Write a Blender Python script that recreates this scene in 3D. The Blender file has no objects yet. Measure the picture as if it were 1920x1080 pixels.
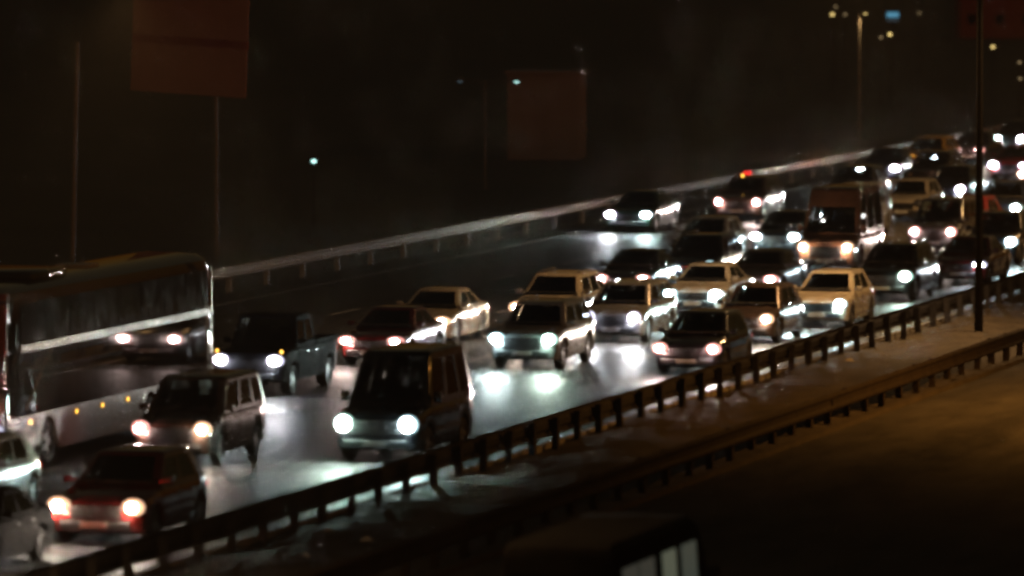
import bpy, bmesh, math, random
from math import radians, sin, cos, pi, sqrt, tan, atan
from mathutils import Vector, Matrix

random.seed(7)
S = bpy.context.scene
COL = S.collection

# ------------------------------------------------------------------ camera
CAM_H = 12.7
cam = bpy.data.cameras.new("camera")
cam.sensor_width = 36.0
cam.lens = 36.0 * 12500.0 / 1920.0
cam.clip_start = 1.0
cam.clip_end = 3000.0
camo = bpy.data.objects.new("camera", cam)
COL.objects.link(camo)
camo.location = (0, 0, CAM_H)
PITCH, YAW = 3.4656, 15.1045
camo.rotation_euler = (radians(90 - PITCH), 0, radians(YAW))
cam.dof.use_dof = True
cam.dof.focus_distance = 185.0
cam.dof.aperture_fstop = 0.9
S.camera = camo

# ------------------------------------------------------------------ night sky
W = bpy.data.worlds.new("World")
S.world = W
W.use_nodes = True
wn = W.node_tree
sky = wn.nodes.new("ShaderNodeTexSky")
sky.sky_type = 'NISHITA'
sky.sun_disc = False
sky.sun_elevation = radians(2.0)
sky.sun_rotation = radians(120)
bg = wn.nodes["Background"]
bg.inputs["Strength"].default_value = 0.02
# city light on low cloud: the sky's own gradient, dyed sodium brown
tint = wn.nodes.new("ShaderNodeMix"); tint.data_type = 'RGBA'; tint.blend_type = 'MULTIPLY'
tint.inputs[0].default_value = 1.0
tint.inputs[7].default_value = (1.0, 0.62, 0.36, 1)
wn.links.new(sky.outputs[0], tint.inputs[6])
wn.links.new(tint.outputs[2], bg.inputs["Color"])
sun = bpy.data.lights.new("moon", 'SUN')
sun.energy = 0.0015
sun.angle = radians(0.5)
suno = bpy.data.objects.new("moon", sun)
COL.objects.link(suno)
suno.rotation_euler = (radians(50), 0, radians(120))

S.view_settings.view_transform = 'Standard'
S.view_settings.look = 'None'
S.view_settings.exposure = 0.25
S.view_settings.gamma = 1.0
S.render.engine = 'CYCLES'
cy = S.cycles
cy.use_denoising = True
try:
    cy.denoiser = 'OPENIMAGEDENOISE'
    cy.denoising_input_passes = 'RGB'
except Exception:
    pass
cy.use_adaptive_sampling = False
cy.use_light_tree = True
cy.max_bounces = 5
cy.diffuse_bounces = 2
cy.glossy_bounces = 3
cy.transmission_bounces = 2
cy.transparent_max_bounces = 12
cy.volume_bounces = 0
cy.sample_clamp_indirect = 3.0
cy.sample_clamp_direct = 0.0
cy.caustics_reflective = False
cy.caustics_refractive = False
cy.pixel_filter_type = 'BLACKMAN_HARRIS'
cy.filter_width = 3.0
S.render.filter_size = 3.0

# ------------------------------------------------------------------ materials
def new_mat(name):
    m = bpy.data.materials.new(name)
    m.use_nodes = True
    nt = m.node_tree
    b = nt.nodes["Principled BSDF"]
    return m, nt, b

def noise(nt, scale, detail=4, vec=None, rough=0.6):
    n = nt.nodes.new("ShaderNodeTexNoise")
    n.inputs["Scale"].default_value = scale
    n.inputs["Detail"].default_value = detail
    n.inputs["Roughness"].default_value = rough
    if vec is not None:
        nt.links.new(vec, n.inputs["Vector"])
    return n

def ramp(nt, src, stops):
    r = nt.nodes.new("ShaderNodeValToRGB")
    e = r.color_ramp.elements
    while len(e) < len(stops):
        e.new(0.5)
    for el, (p, c) in zip(e, stops):
        el.position = p
        el.color = (c[0], c[1], c[2], 1) if hasattr(c, "__len__") else (c, c, c, 1)
    nt.links.new(src, r.inputs[0])
    return r

def objvec(nt, scale=(1, 1, 1)):
    tc = nt.nodes.new("ShaderNodeTexCoord")
    mp = nt.nodes.new("ShaderNodeMapping")
    mp.inputs["Scale"].default_value = scale
    nt.links.new(tc.outputs["Object"], mp.inputs["Vector"])
    return mp.outputs["Vector"]

def surf(name, c1, c2, scale=3.0, rough=(0.5, 0.8), metallic=0.0, bump=0.0, vscale=(1, 1, 1), spec=0.5):
    m, nt, b = new_mat(name)
    v = objvec(nt, vscale)
    n = noise(nt, scale, 6, v)
    r = ramp(nt, n.outputs["Fac"], [(0.3, c1), (0.7, c2)])
    nt.links.new(r.outputs[0], b.inputs["Base Color"])
    n2 = noise(nt, scale * 2.3, 4, v)
    r2 = ramp(nt, n2.outputs["Fac"], [(0.3, rough[0]), (0.7, rough[1])])
    nt.links.new(r2.outputs[0], b.inputs["Roughness"])
    b.inputs["Metallic"].default_value = metallic
    b.inputs["Specular IOR Level"].default_value = spec
    if bump:
        bp = nt.nodes.new("ShaderNodeBump")
        bp.inputs["Strength"].default_value = bump
        bp.inputs["Distance"].default_value = 0.02
        n3 = noise(nt, scale * 8, 5, v)
        nt.links.new(n3.outputs["Fac"], bp.inputs["Height"])
        nt.links.new(bp.outputs[0], b.inputs["Normal"])
    return m

def paint(name, c, rough=0.16, metallic=0.25):
    m, nt, b = new_mat(name)
    v = objvec(nt)
    n = noise(nt, 2.5, 5, v)
    k = 0.72
    r = ramp(nt, n.outputs["Fac"], [(0.3, [x * k + 0.002 for x in c]), (0.65, c)])
    nt.links.new(r.outputs[0], b.inputs["Base Color"])
    n2 = noise(nt, 6.0, 4, v)
    r2 = ramp(nt, n2.outputs["Fac"], [(0.3, rough), (0.75, rough + 0.12)])
    nt.links.new(r2.outputs[0], b.inputs["Roughness"])
    b.inputs["Metallic"].default_value = metallic
    b.inputs["Coat Weight"].default_value = 0.6
    b.inputs["Coat Roughness"].default_value = 0.04
    return m

def emit(name, c, strength, sampled=False):
    m, nt, b = new_mat(name)
    b.inputs["Base Color"].default_value = (c[0] * .5, c[1] * .5, c[2] * .5, 1)
    b.inputs["Emission Color"].default_value = (*c, 1)
    b.inputs["Emission Strength"].default_value = strength
    b.inputs["Roughness"].default_value = 0.2
    m.cycles.emission_sampling = 'FRONT' if sampled else 'NONE'
    return m

M = {}
# asphalt, worn along the wheel tracks
def asphalt(name, base, r0, r1, con=1.0, streak=0.06):
    m, nt, b = new_mat(name)
    v = objvec(nt)
    big = noise(nt, 0.25, 4, objvec(nt, (1.0 if streak > .05 else 2.6, streak, 1)))
    fine = noise(nt, 14.0, 8, v, 0.75)
    mid = noise(nt, 1.1, 5, objvec(nt, (1.0, 0.3, 1)), 0.7)
    mm = nt.nodes.new("ShaderNodeMix"); mm.data_type = 'FLOAT'; mm.inputs[0].default_value = 0.5
    mx = nt.nodes.new("ShaderNodeMix"); mx.data_type = 'FLOAT'
    mx.inputs[0].default_value = 0.45
    nt.links.new(big.outputs["Fac"], mm.inputs[2]); nt.links.new(mid.outputs["Fac"], mm.inputs[3]); nt.links.new(mm.outputs[0], mx.inputs[2]); nt.links.new(fine.outputs["Fac"], mx.inputs[3])
    r = ramp(nt, mx.outputs[0], [(0.5 - .14 / con, base * 0.45), (0.5, base), (0.5 + .14 / con, base * 1.6)])
    nt.links.new(r.outputs[0], b.inputs["Base Color"])
    b.inputs["Specular IOR Level"].default_value = 0.025
    r2 = ramp(nt, big.outputs["Fac"], [(0.35, r0), (0.65, r1)])
    nt.links.new(r2.outputs[0], b.inputs["Roughness"])
    bp = nt.nodes.new("ShaderNodeBump")
    bp.inputs["Strength"].default_value = 0.35
    bp.inputs["Distance"].default_value = 0.01
    fn = noise(nt, 30.0, 6, v, 0.7)
    nt.links.new(fn.outputs["Fac"], bp.inputs["Height"])
    nt.links.new(bp.outputs[0], b.inputs["Normal"])
    return m

M['asphalt'] = asphalt("asphalt", 0.06, 0.5, 0.7, 1.5)
M['asphalt_near'] = asphalt("asphalt_near", 0.07, 0.6, 0.8, 1.8, 0.015)
M['line'] = surf("road_paint", (0.45, 0.45, 0.42), (0.7, 0.7, 0.66), 4, (0.5, 0.7))
M['soil'] = surf("soil", (0.02, 0.017, 0.013), (0.075, 0.062, 0.046), 1.3, (0.8, 0.95), bump=0.8)
M['field'] = surf("field", (0.05, 0.045, 0.028), (0.13, 0.11, 0.07), 0.08, (0.85, 0.95), bump=0.6)
M['concrete'] = surf("concrete", (0.22, 0.21, 0.19), (0.36, 0.35, 0.32), 1.5, (0.7, 0.9), bump=0.3)
M['galv'] = surf("galvanised", (0.6, 0.58, 0.53), (0.74, 0.72, 0.66), 2.0, (0.6, 0.75), metallic=0.0, spec=0.3)
M['rail_dark'] = surf('rusted_rail', (.014, .011, .009), (.032, .024, .018), 2.0, (.7, .85), spec=.2)
M['rail_old'] = surf("weathered_rail", (0.018, 0.018, 0.024), (0.04, 0.04, 0.05), 2.0, (0.6, 0.8), metallic=0.0, spec=.3)
M['pole'] = surf("pole_steel", (0.22, 0.21, 0.19), (0.34, 0.33, 0.3), 1.5, (0.5, 0.7), metallic=0.3)
M['sign_back'] = surf("sign_back", (0.58, 0.29, 0.21), (0.7, 0.36, 0.27), 0.7, (0.6, 0.8))
M['wall_red'] = surf("red_wall", (0.34, 0.28, 0.28), (0.44, 0.36, 0.36), 0.5, (0.8, 0.9))
M['wall_far'] = surf("far_wall", (0.36, 0.1, 0.08), (0.45, 0.13, 0.1), 0.2, (0.8, 0.9))
M['black'] = surf("black_plastic", (0.012, 0.012, 0.013), (0.022, 0.022, 0.022), 5, (0.5, 0.7))
M['post_black'] = surf('post_black', (.004, .004, .004), (.008, .007, .006), 3, (.8, .9), spec=.05)
M['rubber'] = surf("rubber", (0.012, 0.012, 0.012), (0.025, 0.024, 0.022), 6, (0.7, 0.9))
M['interior'] = surf("interior", (0.012, 0.012, 0.013), (0.03, 0.028, 0.026), 4, (0.8, 0.95))
M['alloy'] = surf("alloy", (0.3, 0.3, 0.31), (0.45, 0.45, 0.46), 5, (0.25, 0.45), metallic=0.8)
M['chrome'] = surf("chrome", (0.6, 0.6, 0.6), (0.75, 0.75, 0.75), 5, (0.12, 0.25), metallic=1.0)
M['plate'] = surf("plate_white", (0.55, 0.55, 0.52), (0.7, 0.7, 0.66), 4, (0.4, 0.6))
M['litter'] = surf("litter", (0.6, 0.6, 0.58), (0.8, 0.8, 0.78), 6, (0.5, 0.8))
M['strip'] = surf("bus_strip", (0.62, 0.56, 0.44), (0.75, 0.68, 0.54), 2, (0.35, 0.5))
M['skirt'] = surf("bus_skirt", (0.42, 0.41, 0.42), (0.55, 0.54, 0.54), 1.5, (0.35, 0.5))

def glass(name, tint, spec=1.0):
    m, nt, b = new_mat(name)
    out = nt.nodes["Material Output"]
    tr = nt.nodes.new("ShaderNodeBsdfTransparent")
    tr.inputs[0].default_value = (*tint, 1)
    gl = nt.nodes.new("ShaderNodeBsdfGlossy")
    gl.inputs["Roughness"].default_value = 0.06
    fr = nt.nodes.new("ShaderNodeFresnel")
    fr.inputs[0].default_value = 1.5
    mx = nt.nodes.new("ShaderNodeMixShader")
    nt.links.new(fr.outputs[0], mx.inputs[0])
    nt.links.new(tr.outputs[0], mx.inputs[1])
    nt.links.new(gl.outputs[0], mx.inputs[2])
    nt.links.new(mx.outputs[0], out.inputs[0])
    return m
M['glass'] = glass("car_glass", (0.45, 0.5, 0.48))
M['glass_dark'] = glass("tinted_glass", (0.06, 0.065, 0.07))

PAINTS = dict(matt=surf('paint_dull_black', (.005, .005, .006), (.009, .009, .01), 4, (.75, .85), spec=.06),
    red=paint("paint_red", (0.32, 0.012, 0.014)), darkred=paint("paint_dark_red", (0.12, 0.012, 0.012)),
    black=paint("paint_black", (0.012, 0.012, 0.014)), navy=paint("paint_navy", (0.014, 0.02, 0.04)),
    grey=paint("paint_grey", (0.09, 0.09, 0.095), metallic=0.5), silver=paint("paint_silver", (0.38, 0.38, 0.38), metallic=0.6),
    white=paint("paint_white", (0.68, 0.66, 0.62), metallic=0.0), cream=paint("paint_cream", (0.5, 0.45, 0.36), metallic=0.0),
    brown=paint("paint_brown", (0.075, 0.05, 0.04)), yellow=paint("paint_yellow", (0.65, 0.38, 0.03), metallic=0.0),
    tan=paint('paint_tan', (.26, .14, .085), metallic=0.0), green=paint("paint_dark_green", (0.012, 0.03, 0.022)), busred=paint("paint_bus_red", (0.3, 0.015, 0.02), metallic=0.0),
    busdark=paint("paint_bus_dark", (0.022, 0.017, 0.018), rough=0.02, metallic=0.0))
_b = PAINTS['busdark'].node_tree
for _n in _b.nodes:
    if _n.type == 'BSDF_PRINCIPLED':
        _n.inputs["Coat Weight"].default_value = 0.0
    if _n.type == 'VALTORGB' and abs(_n.color_ramp.elements[0].color[0] - .02) < 1e-4 and abs(_n.color_ramp.elements[1].color[0] - .14) < 1e-3:
        _n.color_ramp.elements[0].color = (.012, .012, .012, 1); _n.color_ramp.elements[1].color = (.03, .03, .03, 1)

# lamp colours: cool white, neutral white, warm white, amber
LAMPC = dict(cool=(0.78, 0.97, 0.97), green=(0.78, 1.0, 0.86), white=(0.95, 0.95, 1.0), warm=(1.0, 0.80, 0.66), pink=(1.0, 0.74, 0.68), amber=(1.0, 0.5, 0.08))
HALOC = dict(cool=(.62, .95, 1.0), green=(.6, 1.0, .82), white=(.8, .78, 1.0), warm=(1.0, .60, .36), pink=(1.0, .46, .40), amber=(1.0, .4, .03))  # halo tints, for the lens emission and the added halo spots
for k, c in LAMPC.items():
    M['bulb_' + k] = emit("bulb_" + k, c, 500.0)
    M['lens_' + k] = emit("lens_" + k, HALOC[k], 0.95)  # tinted lens emission stands in for the halo round the bulb
M['lens_off'] = glass("lens_off", (0.5, 0.5, 0.5))
M['bulb_off'] = M['chrome']
M['tail'] = emit("tail_red", (1.0, 0.02, 0.015), 40.0, True)
M['tail_dim'] = emit("tail_dim", (1.0, 0.02, 0.015), 0.5)
M['amber_marker'] = emit("amber_marker", (1.0, 0.5, 0.06), 2.0)

# ------------------------------------------------------------------ helpers
def mesh(name, verts, faces, mat=None, smooth=None):
    me = bpy.data.meshes.new(name)
    me.from_pydata(verts, [], faces)
    bm = bmesh.new(); bm.from_mesh(me)
    bmesh.ops.remove_doubles(bm, verts=bm.verts, dist=1e-5)
    bmesh.ops.recalc_face_normals(bm, faces=bm.faces)
    bm.to_mesh(me); bm.free()
    if mat is not None:
        me.materials.append(mat)
    if smooth:
        me.shade_smooth()
        me.set_sharp_from_angle(angle=radians(smooth))
    me.update()
    return me

def link(name, data, parent=None, loc=(0, 0, 0), rot=(0, 0, 0), **tags):
    o = bpy.data.objects.new(name, data)
    COL.objects.link(o)
    o.parent = parent
    o.location = loc
    o.rotation_euler = rot
    for k, v in tags.items():
        if v is not None:
            o[k] = v
    return o

class MB:
    def __init__(s): s.v = []; s.f = []
    def add(s, vs, fs):
        n = len(s.v); s.v += [tuple(p) for p in vs]; s.f += [[i + n for i in q] for q in fs]; return s
    def box(s, x0, x1, y0, y1, z0, z1, bev=0.0):
        if bev <= 0:
            vs = [(x, y, z) for z in (z0, z1) for y in (y0, y1) for x in (x0, x1)]
            return s.add(vs, [(0, 2, 3, 1), (4, 5, 7, 6), (0, 1, 5, 4), (2, 6, 7, 3), (0, 4, 6, 2), (1, 3, 7, 5)])
        bm = bmesh.new()
        bmesh.ops.create_cube(bm, size=1)
        for v in bm.verts:
            v.co = Vector((x0 + (v.co.x + .5) * (x1 - x0), y0 + (v.co.y + .5) * (y1 - y0), z0 + (v.co.z + .5) * (z1 - z0)))
        bmesh.ops.bevel(bm, geom=list(bm.edges), offset=bev, segments=2, profile=0.5, affect='EDGES')
        bm.verts.index_update()
        s.add([v.co[:] for v in bm.verts], [[v.index for v in f.verts] for f in bm.faces])
        bm.free(); return s
    def tube(s, pts, radii, n=10, cap=True):
        pts = [Vector(p) for p in pts]
        if not hasattr(radii, "__len__"): radii = [radii] * len(pts)
        base = len(s.v)
        for i, p in enumerate(pts):
            d = (pts[min(i + 1, len(pts) - 1)] - pts[max(i - 1, 0)]).normalized()
            a = d.cross(Vector((0, 0, 1)) if abs(d.z) < 0.9 else Vector((1, 0, 0))).normalized()
            b = d.cross(a)
            for k in range(n):
                t = 2 * pi * k / n
                s.v.append(tuple(p + (a * cos(t) + b * sin(t)) * radii[i]))
        for i in range(len(pts) - 1):
            for k in range(n):
                s.f.append([base + i * n + k, base + i * n + (k + 1) % n, base + (i + 1) * n + (k + 1) % n, base + (i + 1) * n + k])
        if cap:
            s.f.append([base + k for k in range(n)][::-1]); s.f.append([base + (len(pts) - 1) * n + k for k in range(n)])
        return s
    def ellipsoid(s, c, r, nu=12, nv=7, p=1.0):
        base = len(s.v)
        for j in range(nv + 1):
            ph = -pi / 2 + pi * j / nv
            for i in range(nu):
                t = 2 * pi * i / nu
                s.v.append((c[0] + r[0] * cos(ph) * cos(t), c[1] + r[1] * cos(ph) * sin(t), c[2] + r[2] * sin(ph)))
        for j in range(nv):
            for i in range(nu):
                s.f.append([base + j * nu + i, base + j * nu + (i + 1) % nu, base + (j + 1) * nu + (i + 1) % nu, base + (j + 1) * nu + i])
        return s
    def mesh(s, name, mat=None, smooth=None): return mesh(name, s.v, s.f, mat, smooth)

def interp(pts, x):
    if x <= pts[0][0]: return pts[0][1]
    for (a, b), (c, d) in zip(pts, pts[1:]):
        if x <= c:
            t = (x - a) / (c - a); return b + (d - b) * t
    return pts[-1][1]

# ------------------------------------------------------------------ vehicle templates
# local axes: y runs from the front bumper (0) to the rear (L), +x is the car's own left side
def wheel_meshes(r, w):
    t = MB(); n = 20
    prof = [(r * 0.66, -w / 2), (r * 0.9, -w / 2), (r, -w * 0.36), (r, w * 0.36), (r * 0.9, w / 2), (r * 0.66, w / 2)]
    for i in range(n):
        a = 2 * pi * i / n
        for (q, x) in prof: t.v.append((x, q * cos(a), q * sin(a)))
    m = len(prof)
    for i in range(n):
        for k in range(m):
            t.f.append([i * m + k, i * m + (k + 1) % m, ((i + 1) % n) * m + (k + 1) % m, ((i + 1) % n) * m + k])
    rim = MB()
    rim.tube([(-w * 0.3, 0, 0), (w * 0.3, 0, 0)], r * 0.67, 18)
    rm = MB()
    rm.tube([(-w * 0.44, 0, 0), (w * 0.44, 0, 0)], r * 0.16, 10)
    for k in range(5):
        a = 2 * pi * k / 5
        c, s_ = cos(a), sin(a)
        for sx in (-1, 1):
            x0, x1 = sx * w * 0.28, sx * w * 0.42
            vs = []
            for x in (x0, x1):
                for q, h in ((0.1, .075), (0.66, .055)):
                    for e in (-1, 1):
                        y, z = q * r, e * h * r * 2
                        vs.append((x, y * c - z * s_, y * s_ + z * c))
            rm.add(vs, [(0, 1, 3, 2), (4, 6, 7, 5), (0, 2, 6, 4), (1, 5, 7, 3), (0, 4, 5, 1), (2, 3, 7, 6)])
    return t.mesh("tyre", M['rubber'], 40), rim.mesh("rim", M['black'], 40), rm.mesh("hub_spokes", M['alloy'], 30)

WHEELS = {}
def wheels_for(r, w):
    k = (round(r, 2), round(w, 2))
    if k not in WHEELS: WHEELS[k] = wheel_meshes(r, w)
    return WHEELS[k]

def part(name, me, mat=None, loc=(0, 0, 0), sub=()):
    return dict(name=name, mesh=me, mat=mat, loc=loc, sub=list(sub))

def make_template(kind, P):
    """Shell, cabin, glazing and fittings of one kind of car, as a list of parts."""
    L, Wd, H = P['L'], P['W'], P['H']
    hw = Wd / 2
    r = P.get('r', 0.32); ww = P.get('ww', 0.21)
    ya, yb = P['axles']
    top = P['top']                 # bonnet / belt / boot line
    gc = P.get('gc', 0.2)
    ra = r + 0.06
    wid = P.get('plan', [(0, .76), (.05, .86), (.16, .94), (.4, .985), (.75, 1), (L - .6, 1), (L - .25, .975), (L - .06, .92), (L, .84)])
    ys = set([0, .02, .05, .1, .16, .27, .4, .6, .75, L - .75, L - .5, L - .25, L - .12, L - .05, L])
    for yc in (ya, yb):
        for k in range(13):
            ys.add(round(yc - ra * cos(pi * k / 12), 3))
    for (a, b) in top: ys.add(a)
    y = ya + ra
    while y < yb - ra: ys.add(round(y, 3)); y += 0.3
    ys = sorted(ys)
    zb0 = [(0, gc + .16), (.05, gc + .06), (.2, gc), (L - .2, gc + .02), (L - .05, gc + .1), (L, gc + .2)]
    NS = 9
    secs = []
    for y in ys:
        w = hw * interp(wid, y); zt = interp(top, y); zb = interp(zb0, y)
        for yc in (ya, yb):
            d = abs(y - yc)
            if d < ra: zb = max(zb, r + sqrt(ra * ra - d * d))
        zm = max(zb + 0.03, min(gc + 0.42, zt - 0.16))
        sh = min(0.16, (zt - zm) * 0.5)
        secs.append([(0, zb), (w * .72, zb), (w * .965, zb + .005), (w * .992, (zb + zm) / 2), (w, zm), (w * .985, zt - sh), (w * .955, zt - sh * .35), (w * .86, zt), (0, zt + 0.03)])
    v, f = [], []
    for y, s_ in zip(ys, secs):
        row = [(x, y, z) for x, z in s_] + [(-x, y, z) for x, z in s_[-2:0:-1]]
        v += row
    n = 2 * NS - 2
    for i in range(len(ys) - 1):
        for k in range(n):
            f.append([i * n + k, i * n + (k + 1) % n, (i + 1) * n + (k + 1) % n, (i + 1) * n + k])
    f.append(list(range(n))[::-1]); f.append([(len(ys) - 1) * n + k for k in range(n)])
    parts = [part('body', mesh(kind + "_body", v, f, None, 38), 'PAINT')]
    # doors: skins lifted a few millimetres off the flank, with the shut lines left open
    for (d0, d1) in P['doors']:
        for sx in (1, -1):
            dy = sorted([d0, d1] + [y for y in ys if d0 < y < d1])
            rows = []
            for y in dy:
                w = hw * interp(wid, y); zt = interp(top, y); zb = interp(zb0, y)
                for yc in (ya, yb):
                    d = abs(y - yc)
                    if d < ra: zb = max(zb, r + sqrt(ra * ra - d * d))
                zm = max(zb + 0.03, min(gc + 0.42, zt - 0.16)); sh = min(0.16, (zt - zm) * 0.5)
                zl = max(zb + .06, gc + .12)
                rows.append([(w * .99 + .004, max(zl, (zb + zm) / 2 - .05)), (w + .006, max(zm, zl + .02)), (w * .985 + .006, zt - sh), (w * .955 + .006, zt - sh * .35)])
            vv = [(sx * x, y, z) for y, rw in zip(dy, rows) for x, z in rw]
            ff = [[i * 4 + k, i * 4 + k + 1, (i + 1) * 4 + k + 1, (i + 1) * 4 + k] for i in range(len(dy) - 1) for k in range(3)]
            hz = interp(top, d1) - .16
            hm = MB().box(sx * (hw - .004) - .016, sx * (hw - .004) + .016, d1 - .24, d1 - .07, hz - .014, hz + .014).mesh(kind + "_door_handle", M['chrome'])
            parts.append(part('door', mesh(kind + "_door", vv, ff, None, 38), 'PAINT', sub=[part('handle', hm)]))
    # cabin as rings round the passengers; the window openings are left out of it
    C = P['cabin']   # yf0,yf1 windscreen foot/head, yr0,yr1 rear window foot/head, wb,wr half width factors, z0
    z0, z1 = C['z0'], H - 0.05
    hs = [0, .07, .14, .38, .62, .86, .94, 1.0]
    fx = [-1, -.96, -.6, -.2, .2, .6, .96, 1]
    splits = C['side']          # fractions along the side, windows are the spans flagged True
    def ring(h):
        yf = C['yf0'] + (C['yf1'] - C['yf0']) * (h ** C.get('pw', 1.0)); yr = C['yr0'] + (C['yr1'] - C['yr0']) * h
        w = hw * (C['wb'] + (C['wr'] - C['wb']) * h); z = z0 + (z1 - z0) * h
        rc = 0.10; bow = C.get('bow', .10)
        pts = []
        for x in fx: pts.append((x * (w - rc), yf + bow * (x * x), z))
        yc0 = yf + bow + rc; yc1 = yr - rc
        pts.append((w - rc * .3, yf + bow + rc * .3, z))
        nside = len(splits)
        for t in splits: pts.append((w, yc0 + (yc1 - yc0) * t, z))
        pts.append((w - rc * .3, yr - rc * .3, z))
        for x in fx[::-1]: pts.append((x * (w - rc), yr - .03 * x * x, z))
        pts.append((-w + rc * .3, yr - rc * .3, z))
        for t in splits[::-1]: pts.append((-w, yc0 + (yc1 - yc0) * t, z))
        pts.append((-w + rc * .3, yf + bow + rc * .3, z))
        return pts
    rings = [ring(h) for h in hs]
    N = len(rings[0])
    cx = sum(p[0] for p in rings[-1]) / N; cyy = sum(p[1] for p in rings[-1]) / N
    for k, dz in ((.95, .03), (.6, .048), (.0, .055)):
        rings.append([(cx + (p[0] - cx) * k, cyy + (p[1] - cyy) * k, z1 + dz) for p in rings[len(hs) - 1]])
    nf = len(fx); ns = len(splits)
    i_front = (1, nf - 2)
    i_s0 = nf + 1
    i_rear = i_s0 + ns + 1
    i_s1 = i_rear + nf + 1
    lo, hi = 2, 5
    owner = {}
    names = []
    def claim(u0, u1, nm, a=lo, b=hi):
        idx = len(names); names.append(nm)
        for u in range(u0, u1):
            for h in range(a, b): owner[(u, h)] = idx
    claim(i_front[0], i_front[1], 'windscreen', 1, C.get('ws', 6))
    for k, flag in enumerate(C['win']):
        if flag:
            claim(i_s0 + k, i_s0 + k + 1, 'side_window')
            claim(i_s1 + ns - 2 - k, i_s1 + ns - 1 - k, 'side_window')
    if C.get('rearwin', True): claim(i_rear + 1, i_rear + nf - 2, 'rear_window')
    cv = [p for rg in rings for p in rg]
    cf = []; gl = {}
    for h in range(len(rings) - 1):
        for u in range(N):
            q = [h * N + u, h * N + (u + 1) % N, (h + 1) * N + (u + 1) % N, (h + 1) * N + u]
            if (u, h) in owner: gl.setdefault(owner[(u, h)], []).append(q)
            else: cf.append(q)
    def used(faces):
        ids = sorted({i for q in faces for i in q}); mp = {i: k for k, i in enumerate(ids)}
        return [cv[i] for i in ids], [[mp[i] for i in q] for q in faces]
    vv, ff = used(cf)
    parts.append(part('cabin', mesh(kind + "_cabin", vv, ff, None, 42), 'PAINT'))
    for idx, q in gl.items():
        vv, ff = used(q)
        ctr = Vector((0, (C['yf1'] + C['yr1']) / 2, z0 + .2))
        vv = [tuple(Vector(p) + (ctr - Vector(p)).normalized() * .012) for p in vv]
        gm = 'glass_dark' if (P.get('tint') and names[idx] != 'windscreen') else 'glass'
        parts.append(part(names[idx], mesh(kind + "_" + names[idx], vv, ff, M[gm], 60)))
    for x0 in (-.5, .12):
        a0 = Vector((x0, C['yf0'] + .03 + C.get('bow', .1) * (x0 / hw) ** 2, z0 + .06)); 
        t = .22
        a1 = Vector((x0 + .42, C['yf0'] + (C['yf1'] - C['yf0']) * (t ** C.get('pw', 1.0)) + C.get('bow', .1) * ((x0 + .42) / hw) ** 2 - .03, z0 + (z1 - z0) * t + .02))
        parts.append(part('wiper', MB().tube([a0, a1], .009, 5).mesh(kind + "_wiper", M['black'])))
    # inside: dash shelf and seats
    ym, yr_ = C['yf0'] + .25, C['yr0'] - .12
    parts.append(part('interior', MB().box(-hw * .84, hw * .84, ym - .1, yr_, z0 + .045, z0 + .07).box(-hw * .8, hw * .8, ym - .12, ym + .28, z0 + .06, z0 + .13, .03).mesh(kind + "_interior", M['interior'])))
    sy = C['yf1'] + .55
    for sx in (1, -1):
        sm = MB().box(sx * .36 - .23, sx * .36 + .23, sy, sy + .13, z0 + .06, z0 + .30, .04).box(sx * .36 - .12, sx * .36 + .12, sy + .02, sy + .12, z0 + .31, z0 + .48, .03)
        parts.append(part('seat', sm.mesh(kind + "_seat", M['interior'], 40)))
    if C.get('rearseat', True):
        y2 = min(sy + .95, C['yr1'] - .1)
        sm = MB().box(-.6, .6, y2, y2 + .12, z0 + .06, z0 + .27, .04)
        for x in (-.4, 0, .4): sm.box(x - .11, x + .11, y2 + .01, y2 + .1, z0 + .28, z0 + .42, .03)
        parts.append(part('rear_seat', sm.mesh(kind + "_rear_seat", M['interior'], 40)))
    # wheels
    ty, rim, hub = wheels_for(r, ww)
    for yc in (ya, yb):
        for sx in (1, -1):
            parts.append(part('wheel', ty, None, (sx * (hw - ww / 2 - .02), yc, r), [part('rim', rim), part('spokes', hub)]))
    # face
    zh = P['hz']; sep = P['sep']
    gz0, gz1 = P.get('grille', (gc + .28, zh + .02))
    gw = sep / 2 - .2
    gm = MB().box(-gw, gw, -.012, .03, gz0, gz1, .01)
    sl = MB()
    nsl = max(2, int((gz1 - gz0) / .06))
    for k in range(nsl):
        z = gz0 + (gz1 - gz0) * (k + .5) / nsl
        sl.box(-gw * .96, gw * .96, -.024, -.008, z - .009, z + .009)
    parts.append(part('grille', gm.mesh(kind + "_grille", M['black']), None, sub=[part('slat_set', sl.mesh(kind + "_grille_slats", M[P.get('slat', 'black')]))]))
    parts.append(part('bumper', MB().box(-hw * .74, hw * .74, -.05, .1, gc + .1, gc + .25, .03).mesh(kind + "_bumper", M['black'], 40)))
    parts.append(part('number_plate', MB().box(-.26, .26, -.066, -.046, gc + .13, gc + .24, .004).mesh(kind + "_plate", M['plate'])))
    for sx in (1, -1):
        mx = hw * C['wb'] + .02
        mz = z0 + P.get('mz', .13); my = C['yf0'] + P.get('my', .32)
        ms = P.get('msz', 1.0)
        mm = MB().box(sx * (mx + .1) - .09, sx * (mx + .1) + .09, my - .05, my + .06, mz - .07 * ms, mz + .07 * ms, .03)
        mm.box(min(sx * (mx - .06), sx * (mx + .04)), max(sx * (mx - .06), sx * (mx + .04)), my - .02, my + .03, mz - .04, mz)
        gm = MB().box(sx * (mx + .1) - .075, sx * (mx + .1) + .075, my + .061, my + .066, mz - .055 * ms, mz + .055 * ms)
        parts.append(part('mirror', mm.mesh(kind + "_mirror", None, 40), 'PAINT', sub=[part('mirror_glass', gm.mesh(kind + "_mirror_glass", M['chrome']))]))
    tz = P.get('tz', interp(top, L) + .02)
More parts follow.
